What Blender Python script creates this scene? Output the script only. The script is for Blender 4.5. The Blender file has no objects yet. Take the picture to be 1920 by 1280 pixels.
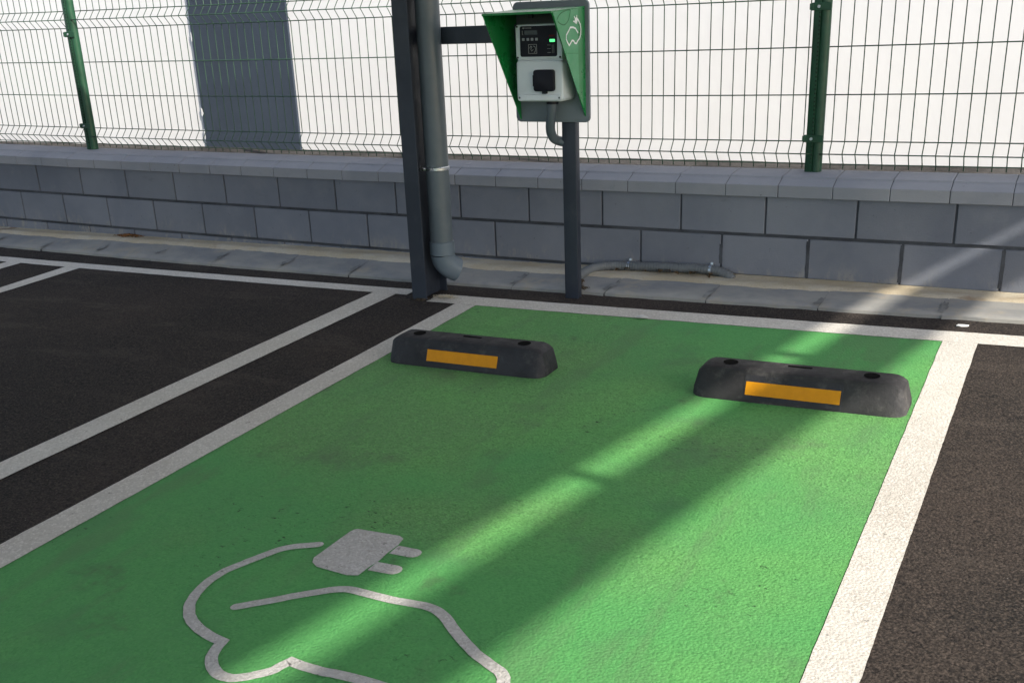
import bpy, bmesh, math, random
from mathutils import Vector, Matrix, noise
random.seed(7)
R = math.radians
S = bpy.context.scene
COL = S.collection

# ------------------------------------------------------------------ camera
cam = bpy.data.cameras.new('camera')
cam_o = bpy.data.objects.new('camera', cam); COL.objects.link(cam_o)
YAW, PITCH, ROLL = -0.4957, 0.3661, -0.0408
ca, sa, cb, sb = math.cos(YAW), math.sin(YAW), math.cos(PITCH), math.sin(PITCH)
fw = Vector((sa*cb, ca*cb, -sb)); rt = Vector((ca, -sa, 0)); up = rt.cross(fw)
cr, sr = math.cos(ROLL), math.sin(ROLL)
r2 = cr*rt + sr*up; u2 = -sr*rt + cr*up
m = Matrix((r2, u2, -fw)).transposed().to_4x4(); m.translation = Vector((3.2194, -4.7421, 1.2502))
cam_o.matrix_world = m
cam.sensor_width = 36.0; cam.lens = 1972.46/1920*36
cam.shift_y = 139.14/1920
cam.clip_start = 0.05; cam.clip_end = 2000
S.camera = cam_o

# ------------------------------------------------------------------ sky, sun, exposure
SUN = Vector((1.316, -0.60, 1.0)).normalized()
w = bpy.data.worlds.new('World'); S.world = w; w.use_nodes = True
nt = w.node_tree; bg = nt.nodes['Background']
sky = nt.nodes.new('ShaderNodeTexSky'); sky.sky_type = 'NISHITA'; sky.sun_disc = False
sky.sun_elevation = math.asin(SUN.z); sky.sun_rotation = math.atan2(SUN.x, SUN.y)
sky.air_density = 1.0; sky.dust_density = 1.5
nt.links.new(sky.outputs[0], bg.inputs[0]); bg.inputs[1].default_value = 0.15
sl = bpy.data.lights.new('sun', 'SUN'); sl.energy = 3.4; sl.angle = R(0.75); sl.color = (1.0, 0.94, 0.83)
so = bpy.data.objects.new('sun', sl); COL.objects.link(so)
so.rotation_euler = SUN.to_track_quat('Z', 'Y').to_euler()
S.view_settings.view_transform = 'Standard'; S.view_settings.look = 'None'
S.view_settings.gamma = 1.0; S.view_settings.exposure = 1.09

# ------------------------------------------------------------------ terrain shape
CC, TX, TY = 0.00132, 0.01682, 0.02067
def W(x):
    x = max(-8, min(8, x)); return CC*x*x
def G(x, y):
    x = max(-8, min(8, x)); y = max(-9, min(2, y))
    return 0.0005 + TX*x + TY*y + CC*x*x

# ------------------------------------------------------------------ helpers
def mk(name, bm, mats, root=None, parent=None, smooth=False):
    """one mesh object from a bmesh written in world coordinates; root = the thing it belongs to"""
    me = bpy.data.meshes.new(name)
    par = parent or root
    off = Vector(root['base']) if root is not None else Vector((0, 0, 0))
    if root is not None: bmesh.ops.translate(bm, verts=bm.verts, vec=-off)
    bm.normal_update()
    bm.to_mesh(me); bm.free()
    if not isinstance(mats, (list, tuple)): mats = [mats]
    for mm in mats: me.materials.append(mm)
    if smooth:
        me.polygons.foreach_set('use_smooth', [True]*len(me.polygons))
        if smooth != 'all': me.set_sharp_from_angle(angle=R(38))
    o = bpy.data.objects.new(name, me); COL.objects.link(o)
    if par is not None: o.parent = par
    return o
def thing(name, label, cat, loc=(0, 0, 0), group=None):
    o = bpy.data.objects.new(name, None); COL.objects.link(o)
    o.location = loc; o['base'] = list(loc); o['label'] = label; o['category'] = cat
    o.empty_display_size = 0.1
    if group: o['group'] = group
    return o
def tag(o, label, cat, group=None):
    o['label'] = label; o['category'] = cat
    if group: o['group'] = group
    return o
def struct(o): o['kind'] = 'structure'; return o

def box(bm, x0, x1, y0, y1, z0, z1, bev=0, seg=2, mi=0):
    t = bmesh.new()
    vs = [t.verts.new((x, y, z)) for x in (x0, x1) for y in (y0, y1) for z in (z0, z1)]
    for f in ((0, 1, 3, 2), (4, 6, 7, 5), (0, 4, 5, 1), (2, 3, 7, 6), (0, 2, 6, 4), (1, 5, 7, 3)):
        t.faces.new([vs[i] for i in f])
    if bev: bmesh.ops.bevel(t, geom=list(t.edges), offset=bev, segments=seg, affect='EDGES', profile=0.5)
    merge(bm, t, mi)
def merge(bm, t, mi=0):
    mp = {}
    for v in t.verts: mp[v] = bm.verts.new(v.co)
    for f in t.faces:
        nf = bm.faces.new([mp[v] for v in f.verts]); nf.material_index = mi; nf.smooth = f.smooth
    t.free()
def prism(bm, pts, axis, a0, a1, bev=0, mi=0, seg=2):
    """2-D outline extruded along an axis ('x','y','z') from a0 to a1"""
    t = bmesh.new()
    def P(p, a): return {'x': (a, p[0], p[1]), 'y': (p[0], a, p[1]), 'z': (p[0], p[1], a)}[axis]
    A = [t.verts.new(P(p, a0)) for p in pts]; B = [t.verts.new(P(p, a1)) for p in pts]
    n = len(pts)
    t.faces.new(A); t.faces.new(B[::-1])
    for i in range(n): t.faces.new((A[i], B[i], B[(i+1) % n], A[(i+1) % n]))
    bmesh.ops.recalc_face_normals(t, faces=t.faces)
    if bev: bmesh.ops.bevel(t, geom=list(t.edges), offset=bev, segments=seg, affect='EDGES', profile=0.5)
    merge(bm, t, mi)
def rrect(x0, x1, z0, z1, r, n=5):
    out = []
    for cx, cz, a in ((x1-r, z1-r, 0), (x0+r, z1-r, 90), (x0+r, z0+r, 180), (x1-r, z0+r, 270)):
        for k in range(n+1):
            t = R(a+90*k/n); out.append((cx+r*math.cos(t), cz+r*math.sin(t)))
    return out
def tube(bm, pts, rad, sides=12, caps=True, mi=0):
    pts = [Vector(p) for p in pts]; n = len(pts)
    if not isinstance(rad, (list, tuple)): rad = [rad]*n
    rings = []; ref = None
    for i, p in enumerate(pts):
        d = (pts[min(i+1, n-1)]-pts[max(i-1, 0)]).normalized()
        if ref is None: ref = Vector((0, 0, 1)) if abs(d.z) < .9 else Vector((1, 0, 0))
        a = (ref - d*ref.dot(d)).normalized(); b = d.cross(a); ref = a
        rings.append([bm.verts.new(p+(a*math.cos(2*math.pi*k/sides)+b*math.sin(2*math.pi*k/sides))*rad[i]) for k in range(sides)])
    for i in range(n-1):
        for k in range(sides):
            f = bm.faces.new((rings[i][k], rings[i][(k+1) % sides], rings[i+1][(k+1) % sides], rings[i+1][k])); f.material_index = mi; f.smooth = True
    if caps:
        f = bm.faces.new(rings[0][::-1]); f.material_index = mi
        f = bm.faces.new(rings[-1]); f.material_index = mi
def catmull(pts, sub=6):
    out = []
    n = len(pts); P = [Vector(p) for p in pts]
    for i in range(n-1):
        p0, p1, p2, p3 = P[max(i-1, 0)], P[i], P[i+1], P[min(i+2, n-1)]
        for k in range(sub):
            t = k/sub
            out.append(0.5*((2*p1)+(p2-p0)*t+(2*p0-5*p1+4*p2-p3)*t*t+(3*p1-p0-3*p2+p3)*t**3))
    out.append(P[-1]); return out
def nz(x, y=0, z=0): return noise.noise(Vector((x, y, z)))

# ------------------------------------------------------------------ materials
class NT:
    def __init__(s, name, rough=0.7, spec=0.3, metal=0.0):
        s.m = bpy.data.materials.new(name); s.m.use_nodes = True
        s.t = s.m.node_tree; s.b = s.t.nodes['Principled BSDF']
        s.b.inputs['Roughness'].default_value = rough; s.b.inputs['Metallic'].default_value = metal
        s.b.inputs['Specular IOR Level'].default_value = spec
        s.co = s.t.nodes.new('ShaderNodeTexCoord').outputs['Object']
        s.h = None
    def n(s, t): return s.t.nodes.new(t)
    def l(s, a, b): s.t.links.new(a, b)
    def noise(s, scale, detail=4, rough=0.55, stretch=None, off=0):
        x = s.n('ShaderNodeTexNoise'); x.inputs['Scale'].default_value = scale
        x.inputs['Detail'].default_value = detail; x.inputs['Roughness'].default_value = rough
        mp = s.n('ShaderNodeMapping'); s.l(s.co, mp.inputs[0])
        mp.inputs['Location'].default_value = (off, off*.7, off*.3)
        if stretch: mp.inputs['Scale'].default_value = stretch
        s.l(mp.outputs[0], x.inputs['Vector']); return x.outputs['Fac']
    def voro(s, scale, feat='F1', rnd=1.0):
        x = s.n('ShaderNodeTexVoronoi'); x.inputs['Scale'].default_value = scale; x.feature = feat
        x.inputs['Randomness'].default_value = rnd
        s.l(s.co, x.inputs['Vector']); return x
    def ramp(s, src, a, b, ca=0.0, cb=1.0):
        x = s.n('ShaderNodeMapRange'); x.interpolation_type = 'SMOOTHSTEP'
        for i, v in ((1, a), (2, b), (3, ca), (4, cb)): x.inputs[i].default_value = v
        s.l(src, x.inputs[0]); return x.outputs[0]
    def mix(s, fac, a, b):
        x = s.n('ShaderNodeMix'); x.data_type = 'RGBA'
        if isinstance(fac, (int, float)): x.inputs[0].default_value = fac
        else: s.l(fac, x.inputs[0])
        for i, v in ((6, a), (7, b)):
            if isinstance(v, tuple): x.inputs[i].default_value = (*v, 1)
            else: s.l(v, x.inputs[i])
        return x.outputs[2]
    def math(s, op, a, b):
        x = s.n('ShaderNodeMath'); x.operation = op
        for i, v in ((0, a), (1, b)):
            if isinstance(v, (int, float)): x.inputs[i].default_value = v
            else: s.l(v, x.inputs[i])
        return x.outputs[0]
    def color(s, c):
        if isinstance(c, tuple): s.b.inputs['Base Color'].default_value = (*c, 1)
        else: s.l(c, s.b.inputs['Base Color'])
    def rough(s, r): s.l(r, s.b.inputs['Roughness'])
    def bump(s, h, dist, strength=1.0):
        x = s.n('ShaderNodeBump'); x.inputs['Distance'].default_value = dist; x.inputs['Strength'].default_value = strength
        s.l(h, x.inputs['Height'])
        if s.h is not None: s.l(s.h, x.inputs['Normal'])
        s.h = x.outputs[0]; s.l(s.h, s.b.inputs['Normal'])

def grain(k, strength=1.0):
    v = k.voro(135).outputs['Distance']; n1 = k.noise(150, 4, .75); n2 = k.noise(40, 3, .6)
    h = k.math('ADD', k.math('MULTIPLY', v, -1.0), k.math('MULTIPLY', n1, 0.6))
    k.bump(n2, 0.002, 0.2*strength); k.bump(h, 0.0017, 0.8*strength)
    return h
def stones(k, c, lo, hi, scale=150, amt=.8):
    """every little aggregate stone has its own tone"""
    x = k.voro(scale); sp = k.n('ShaderNodeSeparateColor'); k.l(x.outputs['Color'], sp.inputs[0])
    c = k.mix(k.ramp(sp.outputs[0], .55, 1.0, 0, amt), c, hi)
    return k.mix(k.ramp(sp.outputs[1], .62, 1.0, 0, amt), c, lo)
def mat_asphalt():
    k = NT('asphalt', .9, .12)
    big = k.noise(0.9, 4, .6); mid = k.noise(7, 5, .65); fine = k.noise(140, 3, .7)
    c = k.mix(k.ramp(big, .35, .68), (.017, .0163, .0162), (.038, .0305, .027))
    c = k.mix(k.ramp(mid, .52, .74, 0, .7), c, (.013, .0125, .012))
    c = k.mix(k.ramp(k.noise(1.7, 5, .7, (1, 3, 1), off=14), .50, .66, 0, .6), c, (.066, .055, .048))
    c = k.mix(k.ramp(k.noise(.55, 4, .6, off=61), .48, .62, 0, .55), c, (.015, .015, .016))
    c = stones(k, c, (.010, .010, .010), (.085, .067, .056), 185, .5)
    c = k.mix(k.ramp(fine, .45, .72, 0, .9), c, (.088, .070, .059))
    c = k.mix(k.ramp(k.noise(60, 4, .75, off=21), .52, .7, 0, .8), c, (.008, .008, .009))
    vc = k.voro(55); 
    sp = k.ramp(vc.outputs['Distance'], .0, .16, 1, 0)
    sel = k.ramp(k.noise(17, 2, .5, off=3), .66, .72)
    c = k.mix(k.math('MULTIPLY', k.math('MULTIPLY', sp, sel), .8), c, (.32, .30, .28))
    grain(k, 1.3); k.color(c); return k.m
def paint_dirt(k, base, dirt, dark, lo=.45, hi=.75, amt=.6):
    a = k.noise(1.1, 5, .6, off=1.3); b = k.noise(5.5, 5, .65, (1, 2.2, 1), off=4)
    c = k.mix(k.ramp(a, lo, hi, 0, amt), base, dirt)
    c = k.mix(k.ramp(b, .5, .8, 0, amt*.8), c, dirt)
    fine = k.noise(70, 5, .75, off=2)
    c = k.mix(k.ramp(fine, .5, .74, 0, .55), c, dark)
    c = k.mix(k.ramp(k.noise(190, 3, .8, off=31), .50, .68, 0, .5), c, dark)
    c = stones(k, c, dark, tuple(min(.9, v*1.22) for v in base), 170, .6)
    c = k.mix(k.ramp(k.noise(3.1, 6, .75, off=51), .55, .72, 0, .35), c, dark)
    return c
def mat_green():
    k = NT('green_road_paint', .78, .22)
    c = paint_dirt(k, (.124, .338, .098), (.124, .265, .102), (.054, .170, .044), .40, .62, .8)
    g = k.noise(2.6, 5, .7, off=9)
    c = k.mix(k.ramp(g, .54, .70, 0, .7), c, (.098, .160, .082))
    c = k.mix(k.ramp(k.noise(.8, 3, .6, off=40), .42, .60, 0, .6), c, (.065, .29, .088))
    tr = k.noise(2.4, 5, .65, (2.2, .5, 1), off=71)
    c = k.mix(k.ramp(tr, .52, .66, 0, .5), c, (.100, .205, .088))
    c = k.mix(k.ramp(k.noise(3.4, 5, .7, off=83), .60, .74, 0, .55), c, (.075, .115, .062))
    # pinholes where the asphalt shows
    pit = k.ramp(k.noise(34, 4, .75, (1, 1.8, 1), off=6), .605, .66)
    zone = k.ramp(k.noise(2.2, 3, .6, off=12), .50, .66)
    c = k.mix(k.math('MULTIPLY', pit, zone), c, (.022, .05, .022))
    grain(k, 1.0); k.color(c); return k.m
def mat_white(name, base, dirt, amt):
    k = NT(name, .75, .25)
    c = paint_dirt(k, base, dirt, (base[0]*.72, base[1]*.70, base[2]*.67), .40, .72, amt)
    pit = k.ramp(k.noise(48, 4, .75, off=16), .64, .70)
    c = k.mix(k.math('MULTIPLY', pit, .75), c, (.07, .065, .06))
    grain(k, 0.9); k.color(c); return k.m
def mat_block(f=1.0):
    k = NT('grey_wall_paint', .8, .25)
    a = k.noise(1.6, 5, .6); b = k.noise(9, 5, .65)
    c = k.mix(k.ramp(a, .3, .7), tuple(f*v for v in (.136, .148, .182)), tuple(f*v for v in (.182, .194, .226)))
    c = k.mix(k.ramp(b, .5, .8, 0, .35), c, (.215, .22, .235))
    d = k.ramp(k.noise(4, 6, .75, (1, 1, 2.5), off=5), .6, .74, 0, .35)
    c = k.mix(d, c, (.115, .12, .135))
    # dried splashes of sandy water on the lowest course
    sx = k.n('ShaderNodeSeparateXYZ'); k.l(k.co, sx.inputs[0])
    sp = k.math('MULTIPLY', k.ramp(sx.outputs[2], .04, .17, 1, 0), k.ramp(k.noise(16, 6, .75, (1, 1, .5), off=11), .50, .66))
    c = k.mix(k.math('MULTIPLY', sp, .6), c, (.30, .28, .24))
    c = k.mix(k.ramp(k.noise(46, 3, .7, off=17), .68, .73, 0, .6), c, (.07, .075, .085))
    k.bump(k.noise(130, 5, .7), .0022, .8); k.bump(k.noise(14, 4, .6), .004, .5); k.color(c); return k.m
def mat_coping():
    k = NT('coping_concrete', .85, .2)
    a = k.noise(2.4, 5, .65); b = k.noise(24, 5, .7)
    c = k.mix(k.ramp(a, .3, .7), (.225, .235, .265), (.275, .28, .305))
    c = k.mix(k.ramp(b, .55, .8, 0, .35), c, (.16, .17, .19))
    c = k.mix(k.ramp(k.noise(60, 3, .7, off=3), .68, .74, 0, .7), c, (.07, .07, .075))
    k.bump(k.noise(150, 5, .7), .002, .8); k.color(c); return k.m
def mat_concrete():
    k = NT('gutter_concrete', .9, .15)
    a = k.noise(2.2, 6, .65, (1, 2, 1)); b = k.noise(13, 5, .7)
    c = k.mix(k.ramp(a, .3, .68), (.20, .203, .21), (.30, .29, .265))
    c = k.mix(k.ramp(b, .5, .8, 0, .5), c, (.17, .175, .185))
    c = k.mix(k.ramp(k.noise(4.2, 5, .7, off=8), .52, .70, 0, .75), c, (.34, .30, .235))
    k.bump(k.noise(90, 5, .7), .003, .9); k.bump(k.noise(9, 4, .6), .008, .5); k.color(c); return k.m
def mat_sand():
    k = NT('sand', .95, .1)
    a = k.noise(3, 5, .7); b = k.noise(120, 4, .8)
    c = k.mix(k.ramp(a, .35, .7), (.50, .42, .295), (.58, .525, .42))
    c = k.mix(k.ramp(b, .45, .75, 0, .6), c, (.36, .28, .18))
    c = k.mix(k.ramp(k.noise(2.1, 4, .6, off=7), .62, .72, 0, .7), c, (.20, .10, .045))
    k.bump(b, .006, 1.0); k.color(c); return k.m
def mat_simple(name, col, rough=.5, spec=.4, metal=0, var=.12, scale=6, bump=0, bscale=60, dust=None):
    k = NT(name, rough, spec, metal)
    a = k.noise(scale, 5, .65)
    lo = tuple(c*(1-var) for c in col); hi = tuple(min(1, c*(1+var)) for c in col)
    c = k.mix(k.ramp(a, .3, .7), lo, hi)
    if dust:
        c = k.mix(k.ramp(k.noise(scale*2.3, 6, .72, off=2), .5, .78, 0, dust[1]), c, dust[0])
    k.color(c)
    k.rough(k.ramp(k.noise(scale*3, 4, .6, off=5), .3, .7, max(.05, rough-.08), min(1, rough+.1)))
    if bump: k.bump(k.noise(bscale, 5, .65), bump, .8)
    return k.m
def mat_plaster():
    k = NT('white_render', .9, .15)
    a = k.noise(.7, 5, .6); b = k.noise(7, 6, .7)
    c = k.mix(k.ramp(a, .3, .7), (.69, .68, .682), (.735, .726, .728))
    c = k.mix(k.ramp(b, .5, .8, 0, .3), c, (.65, .64, .64))
    k.bump(k.noise(30, 6, .7), .0022, .5); k.bump(k.noise(3, 4, .6), .006, .3); k.color(c); return k.m
def mat_led():
    k = NT('green_led', .4); k.color((.05, .5, .12))
    k.b.inputs['Emission Color'].default_value = (.10, .95, .25, 1); k.b.inputs['Emission Strength'].default_value = .8
    return k.m
M = dict(
    asphalt=mat_asphalt(), green=mat_green(),
    white=mat_white('white_road_paint', (.59, .56, .515), (.43, .395, .35), .75),
    symbol=mat_white('worn_white_symbol_paint', (.47, .455, .44), (.36, .345, .325), .8),
    block=mat_block(), block_dark=mat_block(.94), block_pale=mat_block(1.05), coping=mat_coping(), concrete=mat_concrete(), sand=mat_sand(),
    mortar=mat_simple('dark_mortar', (.062, .066, .076), .9, .1, var=.3, bump=.004, bscale=90),
    joint=mat_simple('gutter_joint_mortar', (.20, .20, .195), .9, .1, var=.35, scale=14, bump=.005, bscale=90, dust=((.13, .13, .13), .7)),
    plaster=mat_plaster(),
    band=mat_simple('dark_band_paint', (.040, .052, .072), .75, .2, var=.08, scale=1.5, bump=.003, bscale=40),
    soil=mat_simple('soil', (.060, .056, .053), .95, .1, var=.4, scale=4, bump=.02, bscale=30),
    steel=mat_simple('dark_painted_steel', (.026, .032, .046), .42, .4, var=.12, scale=3, bump=.0006, bscale=60, dust=((.07, .072, .08), .35)),
    pvc=mat_simple('grey_plastic_pipe', (.085, .105, .122), .38, .45, var=.10, scale=5, dust=((.13, .14, .15), .4)),
    hose=mat_simple('grey_ribbed_hose', (.125, .135, .142), .5, .35, var=.12, scale=12, dust=((.2, .19, .17), .5)),
    pvc_light=mat_simple('light_grey_plastic', (.105, .135, .165), .45, .4, var=.08, scale=5, dust=((.16, .18, .2), .3)),
    slot=mat_simple('slot_edge', (.012, .022, .016), .6, .3, var=.5, scale=60),
    zinc=mat_simple('zinc', (.55, .57, .60), .32, .5, 1, var=.15, scale=25),
    fence=mat_simple('green_fence_coating', (.014, .064, .033), .38, .45, var=.3, scale=8),
    wire=mat_simple('green_fence_wire', (.030, .075, .045), .45, .4, var=.15, scale=8),
    hood=mat_simple('green_hood_paint', (.009, .19, .046), .32, .45, var=.08, scale=4),
    film=mat_simple('light_green_film', (.060, .285, .125), .42, .4, var=.05, scale=8),
    filmline=mat_simple('dark_green_line', (.010, .12, .035), .5, .3),
    emblem=mat_simple('white_print', (.80, .82, .80), .5, .3, var=.03),
    plate=mat_simple('grey_back_plate', (.14, .165, .185), .5, .35, var=.06, scale=4, bump=.0008, bscale=200),
    boxm=mat_simple('pale_grey_plastic', (.62, .66, .69), .42, .4, var=.05, scale=5),
    black=mat_simple('black_plastic', (.010, .010, .016), .45, .2, var=.1),
    button=mat_simple('grey_button', (.30, .30, .32), .5, .3), icon=mat_simple('grey_print', (.30, .29, .29), .6, .2),
    lcd=mat_simple('dark_display', (.035, .05, .06), .2, .5), redp=mat_simple('dark_red_print', (.10, .008, .012), .6, .2),
    led=mat_led(),
    rubber=mat_simple('black_rubber', (.020, .020, .024), .62, .3, var=.3, scale=7, bump=.0022, bscale=70, dust=((.085, .082, .08), .55)),
    scuffed=mat_simple('scuffed_black_rubber', (.024, .023, .025), .7, .3, var=.3, scale=4, bump=.0022, bscale=70, dust=((.11, .104, .10), .7)),
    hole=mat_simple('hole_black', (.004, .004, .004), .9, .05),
    amber=mat_simple('amber_reflector', (.52, .215, .004), .45, .2, var=.06, scale=30),
    roof=mat_simple('canopy_sheet', (.42, .43, .44), .5, .4, var=.05, scale=2),
    leaf=mat_simple('dry_leaf', (.13, .085, .045), .8, .2, var=.4, scale=40),
    leafmould=mat_simple('dark_soil', (.075, .06, .045), .95, .1, var=.6, scale=70, bump=.008, bscale=120),
    paper=mat_simple('paper', (.75, .74, .72), .8, .2, var=.04),
    rust=mat_simple('rusty_soil', (.16, .075, .03), .95, .1, var=.4, scale=30, bump=.006, bscale=120),
)

# ------------------------------------------------------------------ ground
def sheet(bm, x0, x1, y0, y1, h, dx=.25, dy=.25, edge=0.0, seed=0, mi=0):
    nx = max(1, int(round((x1-x0)/dx))); ny = max(1, int(round((y1-y0)/dy)))
    g = []
    for i in range(nx+1):
        row = []
        for j in range(ny+1):
            x = x0+(x1-x0)*i/nx; y = y0+(y1-y0)*j/ny
            ex = ey = 0
            if edge:
                if i in (0, nx): ex = edge*(nz(y*9+seed, i*3.1)+.6*nz(y*40+seed, i*1.7))
                if j in (0, ny): ey = edge*(nz(x*9+seed, j*2.3+5)+.6*nz(x*40+seed, j*1.9))
            row.append(bm.verts.new((x+ex, y+ey, G(x+ex, y+ey)+h)))
        g.append(row)
    for i in range(nx):
        for j in range(ny):
            f = bm.faces.new((g[i][j], g[i+1][j], g[i+1][j+1], g[i][j+1])); f.material_index = mi
bm = bmesh.new()
xs = [-300, -80, -30] + [-8+.4*i for i in range(41)] + [30, 80, 300]
ys = [-300, -80, -30] + [-9+.4*i for i in range(24)] + [0.05]
gv = [[bm.verts.new((x, y, G(x, y))) for y in ys] for x in xs]
for i in range(len(xs)-1):
    for j in range(len(ys)-1):
        bm.faces.new((gv[i][j], gv[i+1][j], gv[i+1][j+1], gv[i][j+1]))
struct(mk('parking_surface', bm, M['asphalt']))

def paint(bm, xl, xr, y0, y1, h, dx, dy, edge, seed):
    """painted area whose long edges run through xl=((x,y),(x,y)) and xr"""
    f = lambda e, y: e[0][0]+(e[1][0]-e[0][0])*(y-e[0][1])/(e[1][1]-e[0][1])
    ny = int((y1-y0)/dy); nx = dx; g = []
    for j in range(ny+1):
        y = y0+(y1-y0)*j/ny; a, b = f(xl, y), f(xr, y)
        a += edge*(nz(y*9+seed, 3.1)+.7*nz(y*45+seed, 1.7)); b += edge*(nz(y*9+seed, 6.2)+.7*nz(y*45+seed, 8.7))
        g.append([bm.verts.new((a+(b-a)*i/nx, y, G(a+(b-a)*i/nx, y)+h)) for i in range(nx+1)])
    for j in range(ny):
        for i in range(nx): bm.faces.new((g[j][i], g[j][i+1], g[j+1][i+1], g[j+1][i]))
GL = ((.8654, -.695), (.8766, -3.243)); GR = ((2.864, -.693), (2.875, -2.957))
bm = bmesh.new(); paint(bm, GL, GR, -7.5, -.693, .0012, 8, .1, 0, 0); struct(mk('green_bay', bm, M['green']))
def hline(x0, x1, y0, y1, seed):
    bm = bmesh.new(); sheet(bm, x0, x1, y0, y1, .0032, .02, 1, .003, seed); struct(mk('white_line', bm, M['white']))
def vline(xl, xr, ytop, seed):
    bm = bmesh.new(); paint(bm, xl, xr, -7.5, ytop, .0032, 2, .02, .0016, seed); struct(mk('white_line', bm, M['white']))
hline(-7.5, .44, -.619, -.523, 1); hline(.600, 7.5, -.697, -.568, 2)
vline(((.2457, -.633), (.2523, -2.758)), ((.3777, -.63), (.373, -2.852)), -.6195, 3)
vline(((.7572, -.714), (.760, -3.152)), ((.8674, -.695), (.8786, -3.243)), -.6975, 4)
vline(((2.862, -.693), (2.873, -2.957)), ((2.983, -.694), (2.9785, -2.915)), -.6975, 5)
vline(((-1.931, -.608), (-1.898, -1.088)), ((-1.811, -.616), (-1.791, -1.171)), -.6195, 6)
vline(((-2.435, -.6), (-2.42, -1.2)), ((-2.312, -.6), (-2.30, -1.2)), -.6195, 7)
vline(((3.50, -.7), (3.50, -3)), ((3.615, -.7), (3.615, -3)), -.6975, 8)

# electric-car symbol painted on the bay
CABLE = [(1.599, -2.835), (1.574, -2.85), (1.541, -2.87), (1.515, -2.9), (1.495, -2.944), (1.476, -2.987), (1.459, -3.032), (1.454, -3.081), (1.464, -3.135), (1.484, -3.182), (1.514, -3.219), (1.548, -3.245), (1.592, -3.265), (1.634, -3.277), (1.675, -3.285)]
WHEELA = [(1.675, -3.285), (1.682, -3.313), (1.698, -3.345), (1.724, -3.368), (1.752, -3.382), (1.781, -3.385), (1.808, -3.374), (1.831, -3.354), (1.853, -3.331), (1.862, -3.305), (1.869, -3.287)]
SILL = [(1.869, -3.287), (1.917, -3.29), (1.965, -3.289), (2.012, -3.285), (2.063, -3.284), (2.116, -3.286)]
TAIL = [(2.116, -3.286), (2.130, -3.31), (2.175, -3.328), (2.233, -3.332), (2.291, -3.320), (2.329, -3.300), (2.352, -3.27), (2.356, -3.241), (2.345, -3.21)]
ROOFL = [(2.345, -3.21), (2.328, -3.176), (2.311, -3.152), (2.282, -3.139), (2.24, -3.119), (2.189, -3.087), (2.139, -3.052), (2.092, -3.013), (2.055, -2.994), (2.022, -2.989), (1.972, -2.993), (1.921, -2.995), (1.865, -2.993), (1.821, -2.992), (1.792, -2.999), (1.769, -3.013), (1.734, -3.041), (1.7, -3.07), (1.668, -3.101), (1.635, -3.13), (1.604, -3.157)]
PLUG = [(1.648, -2.725), (1.777, -2.719), (1.795, -2.729), (1.801, -2.763), (1.798, -2.808), (1.801, -2.851), (1.795, -2.883), (1.793, -2.930), (1.766, -2.939), (1.668, -2.932), (1.643, -2.917), (1.632, -2.897), (1.636, -2.746), (1.640, -2.732)]
def stroke(bm, pts, wd, put, cap=True, closed=False):
    """flat ribbon with mitred corners and round ends; put(x,y)->3-D point"""
    P = [Vector((p[0], p[1])) for p in pts]
    Q = [P[0]]
    for p in P[1:]:
        if (p-Q[-1]).length > wd*.12: Q.append(p)
    P = Q; n = len(P); L = []; Rr = []
    for i in range(n):
        a = (P[i]-P[i-1]).normalized() if i > 0 else (P[1]-P[0]).normalized()
        b = (P[i+1]-P[i]).normalized() if i < n-1 else a
        na = Vector((-a.y, a.x)); nb = Vector((-b.y, b.x)); mm = (na+nb)
        mm = mm.normalized() if mm.length > 1e-4 else na
        k = min(1.35, 1/max(.35, mm.dot(na)))
        L.append(P[i]+mm*wd/2*k); Rr.append(P[i]-mm*wd/2*k)
    A = [bm.verts.new(put(*p)) for p in L]; B = [bm.verts.new(put(*p)) for p in Rr]
    for i in range(n-1): bm.faces.new((B[i], B[i+1], A[i+1], A[i]))
    if cap:
        for c, d, a, b in ((P[0], P[0]-P[1], A[0], B[0]), (P[-1], P[-1]-P[-2], B[-1], A[-1])):
            t = math.atan2(d.y, d.x)
            arc = [bm.verts.new(put(c.x+wd/2*math.cos(t+s), c.y+wd/2*math.sin(t+s))) for s in (-1.0, -.5, 0, .5, 1.0)]
            bm.faces.new([b]+[a]+arc) if False else bm.faces.new([a] + arc + [b])
def gput(x, y): return (x, y, G(x, y)+.0034)
sym = thing('electric_car_symbol', 'worn white electric car outline with plug and cable painted on the green bay', 'road marking', (1.9, -3.05, G(1.9, -3.05)))
def jig(pts, a=.0016): return [(p[0]+a*nz(p[0]*50, p[1]*50), p[1]+a*nz(p[1]*50, p[0]*50, 3)) for p in pts]
bm = bmesh.new()
path = []
for seg in (CABLE, WHEELA, SILL, TAIL, ROOFL):
    q = [(v.x, v.y) for v in catmull([Vector((*p, 0)) for p in seg], 3)]
    path += q if not path else q[1:]
stroke(bm, jig(path), .0278, gput)
for f in bm.faces:
    if f.normal.z < 0: f.normal_flip()
mk('car_outline', bm, M['symbol'], sym)
bm = bmesh.new(); bm.faces.new([bm.verts.new(gput(*p)) for p in PLUG][::-1]); mk('plug_body', bm, M['symbol'], sym)
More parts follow.
